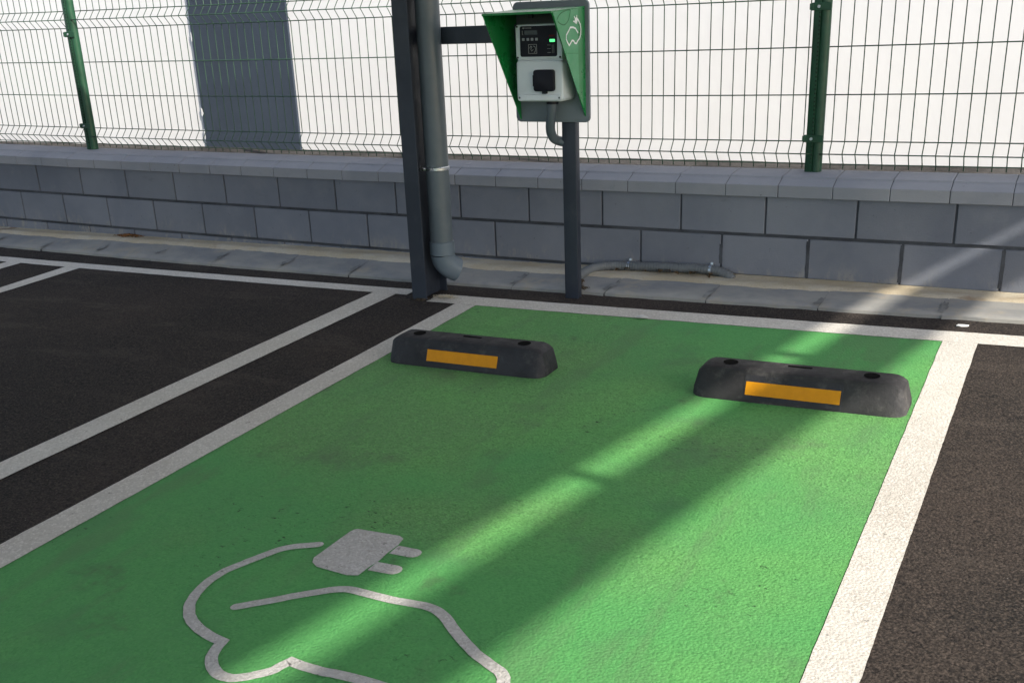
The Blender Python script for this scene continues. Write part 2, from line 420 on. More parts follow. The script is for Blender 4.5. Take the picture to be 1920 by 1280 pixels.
for a, b, wd in (((1.8035, -2.787), (1.862, -2.786), .043), ((1.7995, -2.878), (1.862, -2.875), .043)):
    bm = bmesh.new(); pts = [(a[0]+(b[0]-a[0])*t/6, a[1]+(b[1]-a[1])*t/6) for t in range(7)]
    P0 = pts[0]
    A = [bm.verts.new(gput(p[0], p[1]+wd/2)) for p in pts]; B = [bm.verts.new(gput(p[0], p[1]-wd/2)) for p in pts]
    for i in range(6): bm.faces.new((B[i], B[i+1], A[i+1], A[i]))
    arc = [bm.verts.new(gput(b[0]+wd/2*math.sin(R(t)), b[1]-wd/2*math.cos(R(t)))) for t in (30, 60, 90, 120, 150)]
    bm.faces.new([B[-1]]+arc+[A[-1]])
    mk('plug_prong', bm, M['symbol'], sym)

# ------------------------------------------------------------------ gutter and sand
def lerp(x, tab):
    if x <= tab[0][0]: return tab[0][1]
    for (a, va), (b, vb) in zip(tab, tab[1:]):
        if x <= b: return va+(vb-va)*(x-a)/(b-a)
    return tab[-1][1]
HB = [(-4, .050), (0, .050), (1.0, .030), (2.0, .026), (3.2, .012), (6, .01)]
YF = [(-5, -.31), (-2.9, -.318), (-1, -.372), (.3, -.392), (6, -.408)]
YB = -.125
def gut(x, t): return G(x, 0)+.008 + (lerp(x, HB)-.006)*t    # t 0 front .. 1 back
bm = bmesh.new()
x = -7.3; i = 0
while x < 7.5:
    L = .482; dz = .001*nz(i*3.3, 1.5); tl = .002*nz(i*1.7, 8.1); g = .0012+.002*abs(nz(i*2.1, 3))
    nx, ny = 6, 5; vs = []
    for a in range(nx+1):
        xx = x+g+(L-2*g)*a/nx; yf = lerp(xx, YF); r = []
        for b in range(ny+1):
            t = b/ny; y = yf+(YB+.02-yf)*t; e = .012*nz(xx*14, i)+.005*nz(xx*60, i) if b == 0 else 0
            ex = (.006*nz(y*25, i*2.7+a)) if a in (0, nx) else 0
            r.append(bm.verts.new((xx+ex, y+e, gut(xx, t)+dz+tl*(a/nx-.5)-(.003 if b == 0 else 0))))
        vs.append(r)
    for a in range(nx):
        for b in range(ny): bm.faces.new((vs[a][b], vs[a+1][b], vs[a+1][b+1], vs[a][b+1])).smooth = True
    # front lip down to the asphalt
    lo = [bm.verts.new((vs[a][0].co.x, vs[a][0].co.y-.004, G(vs[a][0].co.x, -.4)-.01)) for a in range(nx+1)]
    for a in range(nx): bm.faces.new((lo[a], lo[a+1], vs[a+1][0], vs[a][0]))
    x += L; i += 1
# mortar bed showing in the joints
n = 120; vs = []
for a in range(n+1):
    xx = -7.3+14.8*a/n; yf = lerp(xx, YF)+.003
    vs.append([bm.verts.new((xx, yf+(YB+.02-yf)*t, gut(xx, t)-.0022-(.006 if t == 0 else 0))) for t in (0, .5, 1)])
for a in range(n):
    for b in range(2): bm.faces.new((vs[a][b], vs[a+1][b], vs[a+1][b+1], vs[a][b+1])).material_index = 1
# hand smeared mortar patches over the joints
x = -7.3; i = 0
while x < 7.5:
    for q in range(2):
        cx, t0 = x+.03*nz(i*5.1, q*3), .25+.5*abs(nz(i*2.2, q*7+1))*1.5
        t0 = min(.8, t0); pts = []
        for k in range(12):
            a = 2*math.pi*k/12; r = .7+.9*nz(i*9+k*.9, q*4+2)
            dx = .022*r*math.cos(a); dt = .26*r*math.sin(a)
            t = max(.02, min(.98, t0+dt)); xx = cx+dx+.03*(t-.5); yf = lerp(xx, YF)
            pts.append(bm.verts.new((xx, yf+(YB-yf)*t, gut(xx, t)+.0028+q*.001)))
        bm.faces.new(pts).material_index = 1
    x += .482; i += 1
struct(mk('gutter', bm, [M['concrete'], M['joint']]))

bm = bmesh.new(); n = 500; vs = []
for a in range(n+1):
    xx = -7.3+14.8*a/n; r = []
    wd = .055*nz(xx*2.2, 4)+.03*nz(xx*9, 2)
    for b in range(7):
        t = b/6; fy = lerp(xx, [(-3, -.165), (-1, -.172), (0, -.205), (2, -.20), (3.2, -.185)])+wd*.55
        y = fy+(0.012-fy)*t
        tt = (y-lerp(xx, YF))/(YB-lerp(xx, YF))
        z = gut(xx, min(1, tt))+.005*math.sin(math.pi*min(1, t*1.3))+.004*nz(xx*30, y*30)+(-.008 if b == 0 else .002)-.018*t*t
        zw = lerp(xx, [(-3.2, .013), (-1.35, .030), (-.2, .050), (.63, .046), (1.28, .060), (2.17, .071), (3, .079), (6, .115)])+.003*nz(xx*12, 3)
        q = max(0, (t-.55)/.45)**1.5
        z = z*(1-q)+zw*q
        r.append(bm.verts.new((xx, y, z)))
    vs.append(r)
for a in range(n):
    for b in range(6): bm.faces.new((vs[a][b], vs[a+1][b], vs[a+1][b+1], vs[a][b+1])).smooth = True
struct(mk('sand_strip', bm, M['sand']))

# ------------------------------------------------------------------ block wall
wall = thing('block_wall', 'low grey painted concrete block wall with sloped coping under the mesh fence', 'wall', (0, .1, 0))
bm = bmesh.new()
BJ = .0064
def blk(x0, x1, z0, z1, s):
    dy = .0016*nz(s*1.3, z0*9)
    t = bmesh.new()
    box(t, x0+BJ*(.7+.5*abs(nz(s, 3))), x1-BJ*(.7+.5*abs(nz(s, 5))), dy, .06, z0, z1, .0032, 2)
    for v in t.verts: v.co.z += W(v.co.x); v.co.x += .0012*nz(v.co.z*30, s)
    merge(bm, t, (0, 2, 3)[hash_(s, z0) % 3])
def hash_(s, z0): return int(abs(nz(s*7.7, z0*31))*997)
for i in range(-20, 20):
    x = .4*(i-0)+.4*random.uniform(-.006, .006)
    blk(.4*i, .4*(i+1), .2575, .4275, i)
    blk(.4*i-.2, .4*i+.2, .0655, .2425, i+100)
    blk(.4*i, .4*(i+1), -.25, .0505, i+200)
t = bmesh.new(); n = 60
for a in range(n):
    x0, x1 = -8+16*a/n, -8+16*(a+1)/n
    z0, z1 = W(x0), W(x1)
    v = [t.verts.new(p) for p in ((x0, .007, -.25), (x1, .007, -.25), (x1, .007, .4285+z1), (x0, .007, .4285+z0))]
    t.faces.new(v)
    v = [t.verts.new(p) for p in ((x0, .2, -.25), (x0, .2, .4285+z0), (x1, .2, .4285+z1), (x1, .2, -.25))]
    t.faces.new(v)
merge(bm, t, 1)
# mortar squeezed out of a few joints
for (x, z0, z1) in ((2.2, .07, .235), (2.6, .075, .24), (1.8, .11, .2), (3.0, .08, .24)):
    t = bmesh.new(); pl = []; pr_ = []
    for k in range(9):
        z = z0+(z1-z0)*k/8+W(x)
        pl.append(t.verts.new((x-.0075-.006*abs(nz(z*38, x)), -.0012, z))); pr_.append(t.verts.new((x+.006+.004*abs(nz(z*44, x+4)), -.0012, z)))
    for k in range(8): t.faces.new((pl[k], pr_[k], pr_[k+1], pl[k+1]))
    merge(bm, t, 1)
mk('masonry', bm, [M['block'], M['mortar'], M['block_dark'], M['block_pale']], wall)
bm = bmesh.new()
for i in range(-40, 26):
    x0, x1 = 1.819+.2378*i+.0014, 1.819+.2378*(i+1)-.0014
    d = .0018*nz(i*2.7, 1.1); e = .0022*nz(i*1.9, 6)
    prof = [(-.030+e, .4288), (-.030+e, .482+d), (.035, .504+d), (.039, .5125+d), (.205, .5215+d), (.23, .512+d), (.23, .4288)]
    t = bmesh.new(); prism(t, prof, 'x', x0, x1, .0022, 0, 1)
    for v in t.verts: v.co.z += W(v.co.x)
    merge(bm, t)
t = bmesh.new()
for a in range(60):   # mortar bed visible in the joints
    x0, x1 = -8+16*a/60, -8+16*(a+1)/60
    for (ya, za), (yb, zb) in zip([(-.027, .43), (-.027, .479), (.037, .502), (.205, .5185)], [(-.027, .479), (.037, .502), (.205, .5185), (.226, .51)]):
        t.faces.new([t.verts.new(p) for p in ((x0, ya, za+W(x0)), (x1, ya, za+W(x1)), (x1, yb, zb+W(x1)), (x0, yb, zb+W(x0)))])
merge(bm, t, 1)
mk('coping', bm, [M['coping'], M['mortar']], wall)

# ------------------------------------------------------------------ yard and building behind
bm = bmesh.new()
n = 80; vs = [[bm.verts.new((-10+20*a/n, .2+1.1*b/6, .415+.012*nz(a*.7, b*.9)+.5*W(-10+20*a/n)*0)) for b in range(7)] for a in range(n+1)]
for a in range(n):
    for b in range(6): bm.faces.new((vs[a][b], vs[a+1][b], vs[a+1][b+1], vs[a][b+1])).smooth = True
struct(mk('dirt_yard', bm, M['soil']))
bld = thing('building', 'white rendered building with one dark grey painted band behind the mesh fence', 'building', (0, 1.2, .4))
bm = bmesh.new(); box(bm, -14, 12, 1.2, 7, .2, 5.2); mk('wall', bm, M['plaster'], bld)
bm = bmesh.new(); box(bm, -14.05, 12.05, 1.14, 7.05, 5.2, 5.3, .01); mk('parapet_coping', bm, M['coping'], bld)
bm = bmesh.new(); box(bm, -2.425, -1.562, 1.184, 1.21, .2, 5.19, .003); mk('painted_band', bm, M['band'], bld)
for (z0, z1, wd, s) in ((.63, .69, .016, 1), (.47, .54, .005, 3), (1.14, 1.2, .004, 5)):
    bm = bmesh.new(); A = []; B = []
    for k in range(13):
        z = z0+(z1-z0)*k/12; A.append(bm.verts.new((-2.428, 1.1825, z)))
        B.append(bm.verts.new((-2.421+wd*max(0, math.sin(math.pi*k/12))*(.6+.6*abs(nz(z*30, s))), 1.1825, z)))
    for k in range(12): bm.faces.new((A[k], B[k], B[k+1], A[k+1]))
    mk('paint_smear', bm, M['plaster'], bld)

# ------------------------------------------------------------------ mesh fence
YFN = .19; FOLD = .042
fence = thing('mesh_fence', 'green wire mesh fence with slotted posts standing on top of the block wall', 'fence', (0, YFN, .52))
def panel(x0, x1):
    bm = bmesh.new(); rw = .0024
    prof = [(.530, 0), (.55, 0), (.598, -FOLD), (.649, 0), (.849, 0), (1.049, 0), (1.249, 0), (1.299, -FOLD), (1.349, 0), (1.549, 0), (1.749, 0), (1.799, -FOLD), (1.849, 0), (1.875, 0)]
    n = int((x1-x0-.03)/.0558); s = x0+((x1-x0)-n*.0558)/2
    for i in range(n+1):
        x = s+i*.0558; j = .0012*nz(i*1.7, x0)
        tube(bm, [(x+j, YFN+y, z+W(x)) for z, y in prof], rw, 6)
    for z, y in prof[1:-1]:
        a, b = x0-.018, x1+.018
        tube(bm, [(a+(b-a)*k/6, YFN+y-(.0045 if y == 0 else .004), z+W(a+(b-a)*k/6)) for k in range(7)], rw*1.12, 6)
    mk('fence_panel', bm, M['wire'], fence)
panel(-4.93, -2.475); panel(-2.395, .03); panel(.07, 2.135); panel(2.205, 4.66)
def post(px, label):
    bz = .512+W(px)-.005; by_ = .165
    bm = bmesh.new()
    # round tube with a slotted flange along its left side
    tube(bm, [(px+.012, by_, bz), (px+.012, by_, 1.95)], .0245, 20)
    prism(bm, [(px-.036, by_-.020), (px-.004, by_-.024), (px-.004, by_+.020), (px-.036, by_+.020)], 'z', bz, 1.95, .002)
    z = bz+.05; k = 0
    while z < 1.9:
        box(bm, px-.011+.0006*nz(k*3.3), px-.005, by_-.0258, by_-.0215, z, z+.0075+.002*nz(k*1.9), 0, 1, mi=1); z += .0175; k += 1
    o = mk('fence_post', bm, [M['fence'], M['slot']], fence, smooth=True); o['label'] = label
    for zc in (.665, 1.215, 1.70):
        bm = bmesh.new(); zc += W(px)
        box(bm, px-.046, px+.040, by_-.031, by_-.0255, zc-.016, zc+.016, .0015)
        box(bm, px-.052, px-.036, by_-.034, by_+.012, zc-.013, zc+.013, .002)
        tube(bm, [(px-.012, by_-.0305, zc), (px-.012, by_-.037, zc)], .007, 6, mi=1)
        mk('clip', bm, [M['fence'], M['zinc']], fence, parent=o)
    bm = bmesh.new()
    ring = [(px+.004+(.045+.02*nz(k*1.3, px))*math.cos(k*.4488), by_-.006+(.032+.012*nz(k*2.1, px))*math.sin(k*.4488)) for k in range(14)]
    prism(bm, ring, 'z', bz-.004, bz+.008, .003); mk('base_mortar', bm, M['coping'], fence, parent=o, smooth=True)
post(2.165, 'dark green post standing in shade at the right')
post(.05, 'green post hidden behind the dark column')
post(-2.425, 'post lit by sun on its upper half at the far left')

# ------------------------------------------------------------------ carport (column in view; roof overhead casts the shade)
cp = thing('carport', 'dark steel I beam carport column standing beside the grey downpipe', 'carport', (.548, -.58, 0))
def ibeam(x, y0, y1, z0, z1, wd=.078, tf=.009, tw=.006):
    bm = bmesh.new()
    box(bm, x-wd/2, x+wd/2, y0, y0+tf, z0, z1, .0015, 2); box(bm, x-wd/2, x+wd/2, y1-tf, y1, z0, z1, .0015, 2)
    box(bm, x-tw/2, x+tw/2, y0+tf, y1-tf, z0, z1)
    return bm
mk('column', ibeam(.548, -.672, -.480, -.03, 2.17), M['steel'], cp)
for x in (-5.2, 5.42): mk('column', ibeam(x, -.672, -.480, -.15, 2.17), M['steel'], cp)
for x in (.548, -5.2, 5.42): mk('column', ibeam(x, -6.6, -6.4, -.3, 2.8), M['steel'], cp)
RS = -.133
def rz(y): return 2.2+RS*(y+.5)
XR = 5.522
bm = bmesh.new()   # ribbed roof sheet with a slanting back edge
prof = []; x = -7.0
while x < XR-.001:
    prof += [(x, 0), (x+.10, 0), (x+.13, .035), (x+.17, .035)]; x += .2
prof = [p for p in prof if p[0] < XR-.005]+[(XR, 0)]
def yb(x): return -.617+.069*x
rows = []
for f in range(2):
    rows.append([bm.verts.new((p[0], (yb(p[0]) if f == 0 else -8.2), rz(yb(p[0]) if f == 0 else -8.2)+p[1])) for p in prof])
for k in range(len(prof)-1): bm.faces.new((rows[0][k], rows[1][k], rows[1][k+1], rows[0][k+1]))
bmesh.ops.solidify(bm, geom=bm.faces[:], thickness=.004)
mk('roof_sheet', bm, M['roof'], cp)
def beam(x0, x1, d=.12, name='edge_beam', z=.0):
    bm = bmesh.new()
    v = [(x, y, rz(y)+dz+z) for x in (x0, x1) for y in (-8.2, yb(x0)) for dz in (-d, 0)]
    vs = [bm.verts.new(p) for p in v]
    for f in ((0, 1, 3, 2), (4, 6, 7, 5), (0, 4, 5, 1), (2, 3, 7, 6), (0, 2, 6, 4), (1, 5, 7, 3)): bm.faces.new([vs[i] for i in f])
    bmesh.ops.recalc_face_normals(bm, faces=bm.faces)
    mk(name, bm, M['steel'], cp)
GAP = .10
beam(XR+GAP, XR+GAP+.23, .06)
bm = bmesh.new()   # unseen tapering plate added in the gap to fade the sun streak on the wall
P = [(XR-.05, -.16), (XR+GAP+.03, -.16), (XR+GAP+.03, -1.03), (XR+GAP*.5, -1.03), (XR+.004, -1.40), (XR-.05, -1.40)]
a = [bm.verts.new((x, y, rz(y)-.004)) for x, y in P]; b = [bm.verts.new((x, y, rz(y)-.012)) for x, y in P]
bm.faces.new(a); bm.faces.new(b[::-1])
for k in range(6): bm.faces.new((a[k], b[k], b[(k+1) % 6], a[(k+1) % 6]))
bmesh.ops.recalc_face_normals(bm, faces=bm.faces)
mk('streak_fade_plate', bm, M['steel'], cp)
for y in (-2.44, -3.79, -5.15, -6.5, -7.8):
    bm = bmesh.new(); box(bm, XR-.02, XR+GAP+.02, y-.02, y+.02, rz(y)-.03, rz(y)-.005); mk('bracket', bm, M['steel'], cp)
for x in (.548, -5.2): beam(x-.04, x+.04, .16, 'rafter', -.012)
for y in (-.58, -6.5):
    bm = bmesh.new(); box(bm, -6.9, 5.4, y-.04, y+.04, rz(y)-.34, rz(y)-.18); mk('purlin', bm, M['steel'], cp)

# downpipe beside the column
dp = thing('downpipe', 'grey plastic downpipe clamped to the dark column, ending in a rounded elbow', 'pipe', (.627, -.57, .1))
bm = bmesh.new(); tube(bm, [(.627, -.57, .235), (.627, -.57, 2.12)], .0535, 32); mk('pipe', bm, M['pvc'], dp, smooth=True)
bm = bmesh.new()
tube(bm, [(.627, -.57, z) for z in (.262, .260, .205, .201, .199)] , [.0545, .0585, .0592, .0592, .056], 32)
arc = [(.627, -.57, .2), (.628, -.568, .185), (.632, -.562, .166), (.640, -.552, .148), (.651, -.539, .133), (.663, -.525, .122), (.671, -.516, .116)]
tube(bm, catmull(arc, 3), .0565, 32)
mk('elbow', bm, M['pvc_light'], dp, smooth=True)
bm = bmesh.new()
tube(bm, [(.627, -.57, z) for z in (.5885, .591, .603, .6055)], [.0545, .0572, .0572, .0545], 32)
box(bm, .560, .574, -.612, -.598, .586, .608, .001); tube(bm, [(.553, -.605, .597), (.592, -.612, .597)], .004, 8); tube(bm, [(.586, -.623, .597), (.592, -.617, .597)], .008, 8)
mk('clamp', bm, M['zinc'], dp, smooth=True)

# ------------------------------------------------------------------ charging station
cs = thing('charging_station', 'electric car charger under an open green hood on a dark steel post', 'charger', (1.246, -.45, G(1.246, -.45)))
bm = bmesh.new(); box(bm, 1.213, 1.279, -.471, -.431, -.02, 1.22, .003, 3); mk('post', bm, M['steel'], cs, smooth=True)
bm = bmesh.new(); box(bm, .5515, 1.2125, -.515, -.475, 1.127, 1.199, .002)
mk('cross_arm', bm, M['steel'], cs)
bm = bmesh.new(); prism(bm, rrect(1.003, 1.353, .797, 1.287, .022), 'y', -.4895, -.4725, .002); mk('back_plate', bm, M['plate'], cs, smooth=True)
# hood: two tapering side panels and a top
hood_y = -.798
bm = bmesh.new()
def quadprism(bm, P, nrm, th):
    t = bmesh.new(); nrm = Vector(nrm)
    A = [t.verts.new(p) for p in P]; B = [t.verts.new(Vector(p)+nrm*th) for p in P]; n = len(P)
    t.faces.new(A); t.faces.new(B[::-1])
    for i in range(n): t.faces.new((A[i], B[i], B[(i+1) % n], A[(i+1) % n]))
    bmesh.ops.recalc_face_normals(t, faces=t.faces)
    bmesh.ops.bevel(t, geom=list(t.edges), offset=.0015, segments=1, affect='EDGES')
    merge(bm, t)
quadprism(bm, [(1.016, -.787, 1.2445), (1.012, -.490, 1.257), (1.024, -.490, .806)], (1, 0, 0), .006)
quadprism(bm, [(1.334, -.798, 1.2455), (1.338, -.490, 1.259), (1.338, -.490, .822)], (-1, 0, 0), .006)
quadprism(bm, [(1.0165, -.789, 1.2462), (1.334, -.8, 1.2472), (1.338, -.490, 1.2605), (1.012, -.490, 1.2585)], (0, 0, -1), .009)
hood = mk('hood', bm, M['hood'], cs)
bm = bmesh.new(); box(bm, 1.186, 1.204, -.71, -.695, 1.222, 1.243, .002); mk('lock_eye', bm, M['black'], cs, parent=hood)
# printed film on the right cheek; the cheek leans from x=1.334 (front) to 1.338 (back)
def cheek(y, z, o=.0012):
    a = (y+.798)/.308; return (1.334+.004*a+o, y, z)
bm = bmesh.new()
for P in ([(-.792, 1.2425), (-.559, 1.2515), (-.562, 1.0815), (-.688, 1.0865)], [(-.6855, 1.0835), (-.562, 1.0785), (-.556, .918), (-.574, .926)]):
    bm.faces.new([bm.verts.new(cheek(*p)) for p in P])
mk('film', bm, M['film'], cs, parent=hood)
CAR = [(-.5625, 1.158), (-.5881, 1.1767), (-.6107, 1.1819), (-.6365, 1.1819), (-.6531, 1.1686), (-.6748, 1.1542), (-.6768, 1.1392), (-.6647, 1.1261), (-.6492, 1.114), (-.6326, 1.1248), (-.6225, 1.132), (-.6063, 1.1301), (-.5969, 1.1208), (-.5805, 1.1188), (-.5703, 1.1274), (-.55, 1.137), (-.5394, 1.152), (-.5353, 1.1725), (-.5413, 1.1907), (-.5605, 1.209), (-.5735, 1.2144)]
bm = bmesh.new()
stroke(bm, CAR, .0068, lambda y, z: cheek(y, z, .0022), cap=False)
bm.faces.new([bm.verts.new(cheek(y, z, .0026)) for y, z in ((-.598, 1.199), (-.577, 1.1925), (-.567, 1.207), (-.572, 1.221), (-.592, 1.2155))])
for a, b in (((-.597, 1.203), (-.611, 1.2045)), ((-.590, 1.214), (-.601, 1.223)), ((-.575, 1.217), (-.5765, 1.2275))):
    stroke(bm, [a, b], .0055, lambda y, z: cheek(y, z, .0030), cap=False)
for f in bm.faces:
    f.normal_update()
    if f.normal.x < 0: f.normal_flip()
mk('car_emblem', bm, M['emblem'], cs, parent=hood)
LEAF = [(-.7572, 1.2137), (-.7316, 1.2327), (-.6876, 1.2442), (-.6368, 1.2475), (-.640, 1.2285), (-.6578, 1.2063), (-.69, 1.1934), (-.7272, 1.1982), (-.750, 1.208)]
bm = bmesh.new(); stroke(bm, [(v.x, v.y) for v in catmull([Vector((*p, 0)) for p in LEAF], 4)], .0045, lambda y, z: cheek(y, z, .0018), cap=False)
for f in bm.faces:
    f.normal_update()
    if f.normal.x < 0: f.normal_flip()
mk('leaf_print', bm, M['filmline'], cs, parent=hood)
# charger box
bm = bmesh.new()
prism(bm, rrect(1.074, 1.287, 1.061, 1.199, .013), 'y', -.610, -.4905, .004, 0, 3)
prism(bm, rrect(1.074, 1.289, .893, 1.0575, .016), 'y', -.613, -.4905, .007, 0, 3)
box(bm, 1.078, 1.283, -.600, -.4905, 1.05, 1.066)
prism(bm, rrect(1.080, 1.283, .8965, .9215, .007), 'y', -.619, -.612, .003, 0, 2)
bxo = mk('charger_box', bm, M['boxm'], cs, smooth=True)
bm = bmesh.new(); prism(bm, rrect(1.096, 1.265, 1.072, 1.192, .008), 'y', -.6125, -.606, .001); pan = mk('control_panel', bm, M['black'], cs, parent=bxo)
def flat(name, mat, x0, x1, z0, z1, y=-.6135, r=.0015):
    bm = bmesh.new(); prism(bm, rrect(x0, x1, z0, z1, min(r, (x1-x0)/2.1, abs(z1-z0)/2.1), 3), 'y', y-.0006, y+.0008); return mk(name, bm, mat, cs, parent=bxo)
flat('display', M['lcd'], 1.119, 1.178, 1.158, 1.175)
for x in (1.107, 1.128, 1.1475, 1.168): flat('button', M['button'], x, x+.0112, 1.135, 1.1455)
flat('status_light', M['led'], 1.2335, 1.2565, 1.1285, 1.1392)
flat('red_print', M['redp'], 1.230, 1.256, 1.149, 1.156)
bm = bmesh.new()
def bar(x0, x1, z0, z1, y=-.6135): prism(bm, [(x0, z0), (x1, z0), (x1, z1), (x0, z1)], 'y', y-.0005, y+.0008)
# card-reader square with a hand and card mark, small print lines, header print
for a in ((1.135, 1.1365, 1.084, 1.121), (1.1725, 1.174, 1.084, 1.121), (1.1366, 1.1724, 1.084, 1.0855), (1.1366, 1.1724, 1.1195, 1.121)): bar(*a)
t = lambda x, z: (x, -.6143, z)
stroke(bm, [(1.141, 1.106), (1.147, 1.114), (1.152, 1.110), (1.146, 1.102), (1.150, 1.094), (1.158, 1.101)], .0022, t, cap=False)
stroke(bm, [(1.158, 1.114), (1.166, 1.111), (1.169, 1.100), (1.165, 1.090), (1.160, 1.089)], .0022, t, cap=False)
mk('card_reader_mark', bm, M['icon'], cs, parent=bxo); bm = bmesh.new()
for z in (1.116, 1.102, 1.087): bar(1.222, 1.238, z, z+.0012)
for x in (1.244, 1.251): bar(x, x+.0012, 1.085, 1.118)
mk('side_print', bm, M['icon'], cs, parent=bxo); bm = bmesh.new()
bar(1.111, 1.1155, 1.1815, 1.187)
for k in range(5): bar(1.119+k*.0066, 1.1238+k*.0066, 1.183, 1.1858)
bar(1.108, 1.1095, 1.158, 1.175); bar(1.1096, 1.113, 1.158, 1.1592)
mk('header_print', bm, M['icon'], cs, parent=bxo)
bm = bmesh.new()
prism(bm, rrect(1.162, 1.2555, .935, 1.021, .012), 'y', -.634, -.611, .003, 0, 2)
box(bm, 1.1575, 1.1635, -.630, -.611, .955, 1.0, .002); box(bm, 1.2, 1.218, -.632, -.611, .925, .9365, .002)
mk('socket_cover', bm, M['black'], cs, parent=bxo, smooth=True)
for x, z in ((1.083, 1.1905), (1.083, 1.0695), (1.278, 1.1905), (1.278, 1.0695), (1.089, .909), (1.274, .909)):
    bm = bmesh.new(); yy = -.6105 if z > 1 else -.6192; tube(bm, [(x, yy, z), (x, yy-.001, z)], .0042, 10)
    mk('screw', bm, M['pvc'] if z < 1 else M['black'], cs, parent=bxo)
bm = bmesh.new(); tube(bm, catmull([(1.207, -.545, .9), (1.205, -.545, .86), (1.194, -.540, .81), (1.184, -.522, .765), (1.182, -.492, .732), (1.192, -.462, .716), (1.222, -.450, .708)], 5), .0205, 18)
mk('cable_conduit', bm, M['pvc_light'] if False else M['pvc'], cs, smooth=True)
bm = bmesh.new(); tube(bm, [(1.207, -.545, .895), (1.207, -.545, .878)], .026, 18); mk('cable_gland', bm, M['black'], cs, smooth=True)

# ------------------------------------------------------------------ corrugated conduit at the wall foot
cd = thing('corrugated_conduit', 'grey ribbed cable conduit clipped along the foot of the block wall', 'conduit', (1.5, -.03, .06))
cpth = catmull([(1.19, -.36, .030), (1.18, -.27, .052), (1.178, -.18, .062), (1.205, -.09, .070), (1.27, -.042, .073), (1.36, -.026, .075), (1.55, -.0245, .082), (1.70, -.0245, .086), (1.78, -.026, .083), (1.835, -.034, .071), (1.875, -.045, .050)], 24)
d = [0]
for a, b in zip(cpth, cpth[1:]): d.append(d[-1]+(b-a).length)
pts = []; s = 0; k = 0; i = 0
while s < d[-1]-.001:
    while d[i+1] < s: i += 1
    pts.append(cpth[i].lerp(cpth[i+1], (s-d[i])/(d[i+1]-d[i]))); s += .0046
bm = bmesh.new(); tube(bm, pts, [(.0235, .0235, .0195)[q % 3] for q in range(len(pts))], 14)
mk('hose', bm, M['hose'], cd, smooth='all')
for x, z in ((1.352, .075), (1.760, .084)):
    bm = bmesh.new(); tube(bm, [(x-.006, -.0245, z), (x+.006, -.0245, z)],  .025, 18)
    box(bm, x-.006, x+.006, -.012, -.001, z-.02, z+.032, .001); mk('clip', bm, M['zinc'], cd, smooth=True)

# ------------------------------------------------------------------ wheel stops
def stop(x0, name, label, mat='rubber', L=.68):
    yf = -1.512; zb = G(x0+L/2, yf+.075)
    root = thing(name, label, 'wheel stop', (x0+L/2, yf+.075, zb), 'rubber wheel stops in the green bay')
    bm = bmesh.new()
    # lofted rounded sections along x: plan taper and rounded shoulders at both ends
    N = 44; rings = []
    for a in range(N+1):
        u = a/N; dist = min(u, 1-u)*L
        e = min(1, dist/.06); c = math.sqrt(max(0, 1-(1-e)**2))       # 0 at the end .. 1
        xx = x0+L*u
        inset = .020*(1-c)
        h = .1035*(.26+.74*c**.7)
        yF, yB = yf+inset*1.6, yf+.168-inset*1.6
        tF, tB = yf+.040, yf+.130
        pr = [(yF, 0), (yF+.0005, .012), (yF+(tF-yF)*.45, h*.52), (yF+(tF-yF)*.88, h*.955), (tF+.003, h*.995), ((tF+tB)/2, h), (tB-.003, h*.995), (yB-(yB-tB)*.84, h*.92), (yB-(yB-tB)*.42, h*.55), (yB-.0005, .012), (yB, 0)]
        rings.append([bm.verts.new((xx, y, z+TX*(xx-x0-L/2)+TY*(y-yf-.075)+zb)) for y, z in pr])
    for a in range(N):
        for b in range(len(rings[0])-1): bm.faces.new((rings[a][b], rings[a+1][b], rings[a+1][b+1], rings[a][b+1])).smooth = True
    bm.faces.new(rings[0]); bm.faces.new(rings[-1][::-1])
    bmesh.ops.recalc_face_normals(bm, faces=bm.faces)
    mk('body', bm, M[mat], root, smooth=True)
    xc = x0+L/2; lift = lambda x, y: zb+TX*(x-xc)+TY*(y-yf-.075)
    # raised frame around the reflector, then the reflector itself, both on the sloping front
    ny, nz_ = -.932, .362
    def slope(x, s, o):  # s = distance up the front face
        y = yf+.0035+s*.362+ny*o; z = .012+s*.932+nz_*o
        return (x, y, z+lift(x, y))
    def pad(bm, xa, xb, s0, s1, o0, o1):
        P = [slope(x, s, o) for o in (o0, o1) for x, s in ((xa, s0), (xb, s0), (xb, s1), (xa, s1))]
        v = [bm.verts.new(p) for p in P]
        for f in ((3, 2, 1, 0), (4, 5, 6, 7), (0, 1, 5, 4), (1, 2, 6, 5), (2, 3, 7, 6), (3, 0, 4, 7)): bm.faces.new([v[i] for i in f])
    xa, xb = x0+.185, x0+.49
    bm = bmesh.new(); pad(bm, xa-.006, xb+.006, -.004, .078, -.006, .0030); mk('reflector_frame', bm, M['rubber'], root)
    bm = bmesh.new(); pad(bm, xa, xb, .012, .056, .001, .0052); mk('reflector', bm, M['amber'], root)
    for x in (x0+.112, x0+.57):
        bm = bmesh.new(); y = yf+.084
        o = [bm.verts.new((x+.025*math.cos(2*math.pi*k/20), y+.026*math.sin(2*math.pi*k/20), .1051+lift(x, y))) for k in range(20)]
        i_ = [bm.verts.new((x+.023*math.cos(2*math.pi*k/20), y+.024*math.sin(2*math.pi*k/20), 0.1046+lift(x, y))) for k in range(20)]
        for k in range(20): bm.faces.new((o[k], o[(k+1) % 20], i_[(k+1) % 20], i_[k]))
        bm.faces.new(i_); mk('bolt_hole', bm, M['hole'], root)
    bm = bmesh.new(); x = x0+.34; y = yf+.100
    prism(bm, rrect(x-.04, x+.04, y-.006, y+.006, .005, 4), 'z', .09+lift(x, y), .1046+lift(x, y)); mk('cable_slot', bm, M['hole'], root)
stop(.922, 'wheel_stop', 'black rubber wheel stop in shade touching the left white line of the green bay')
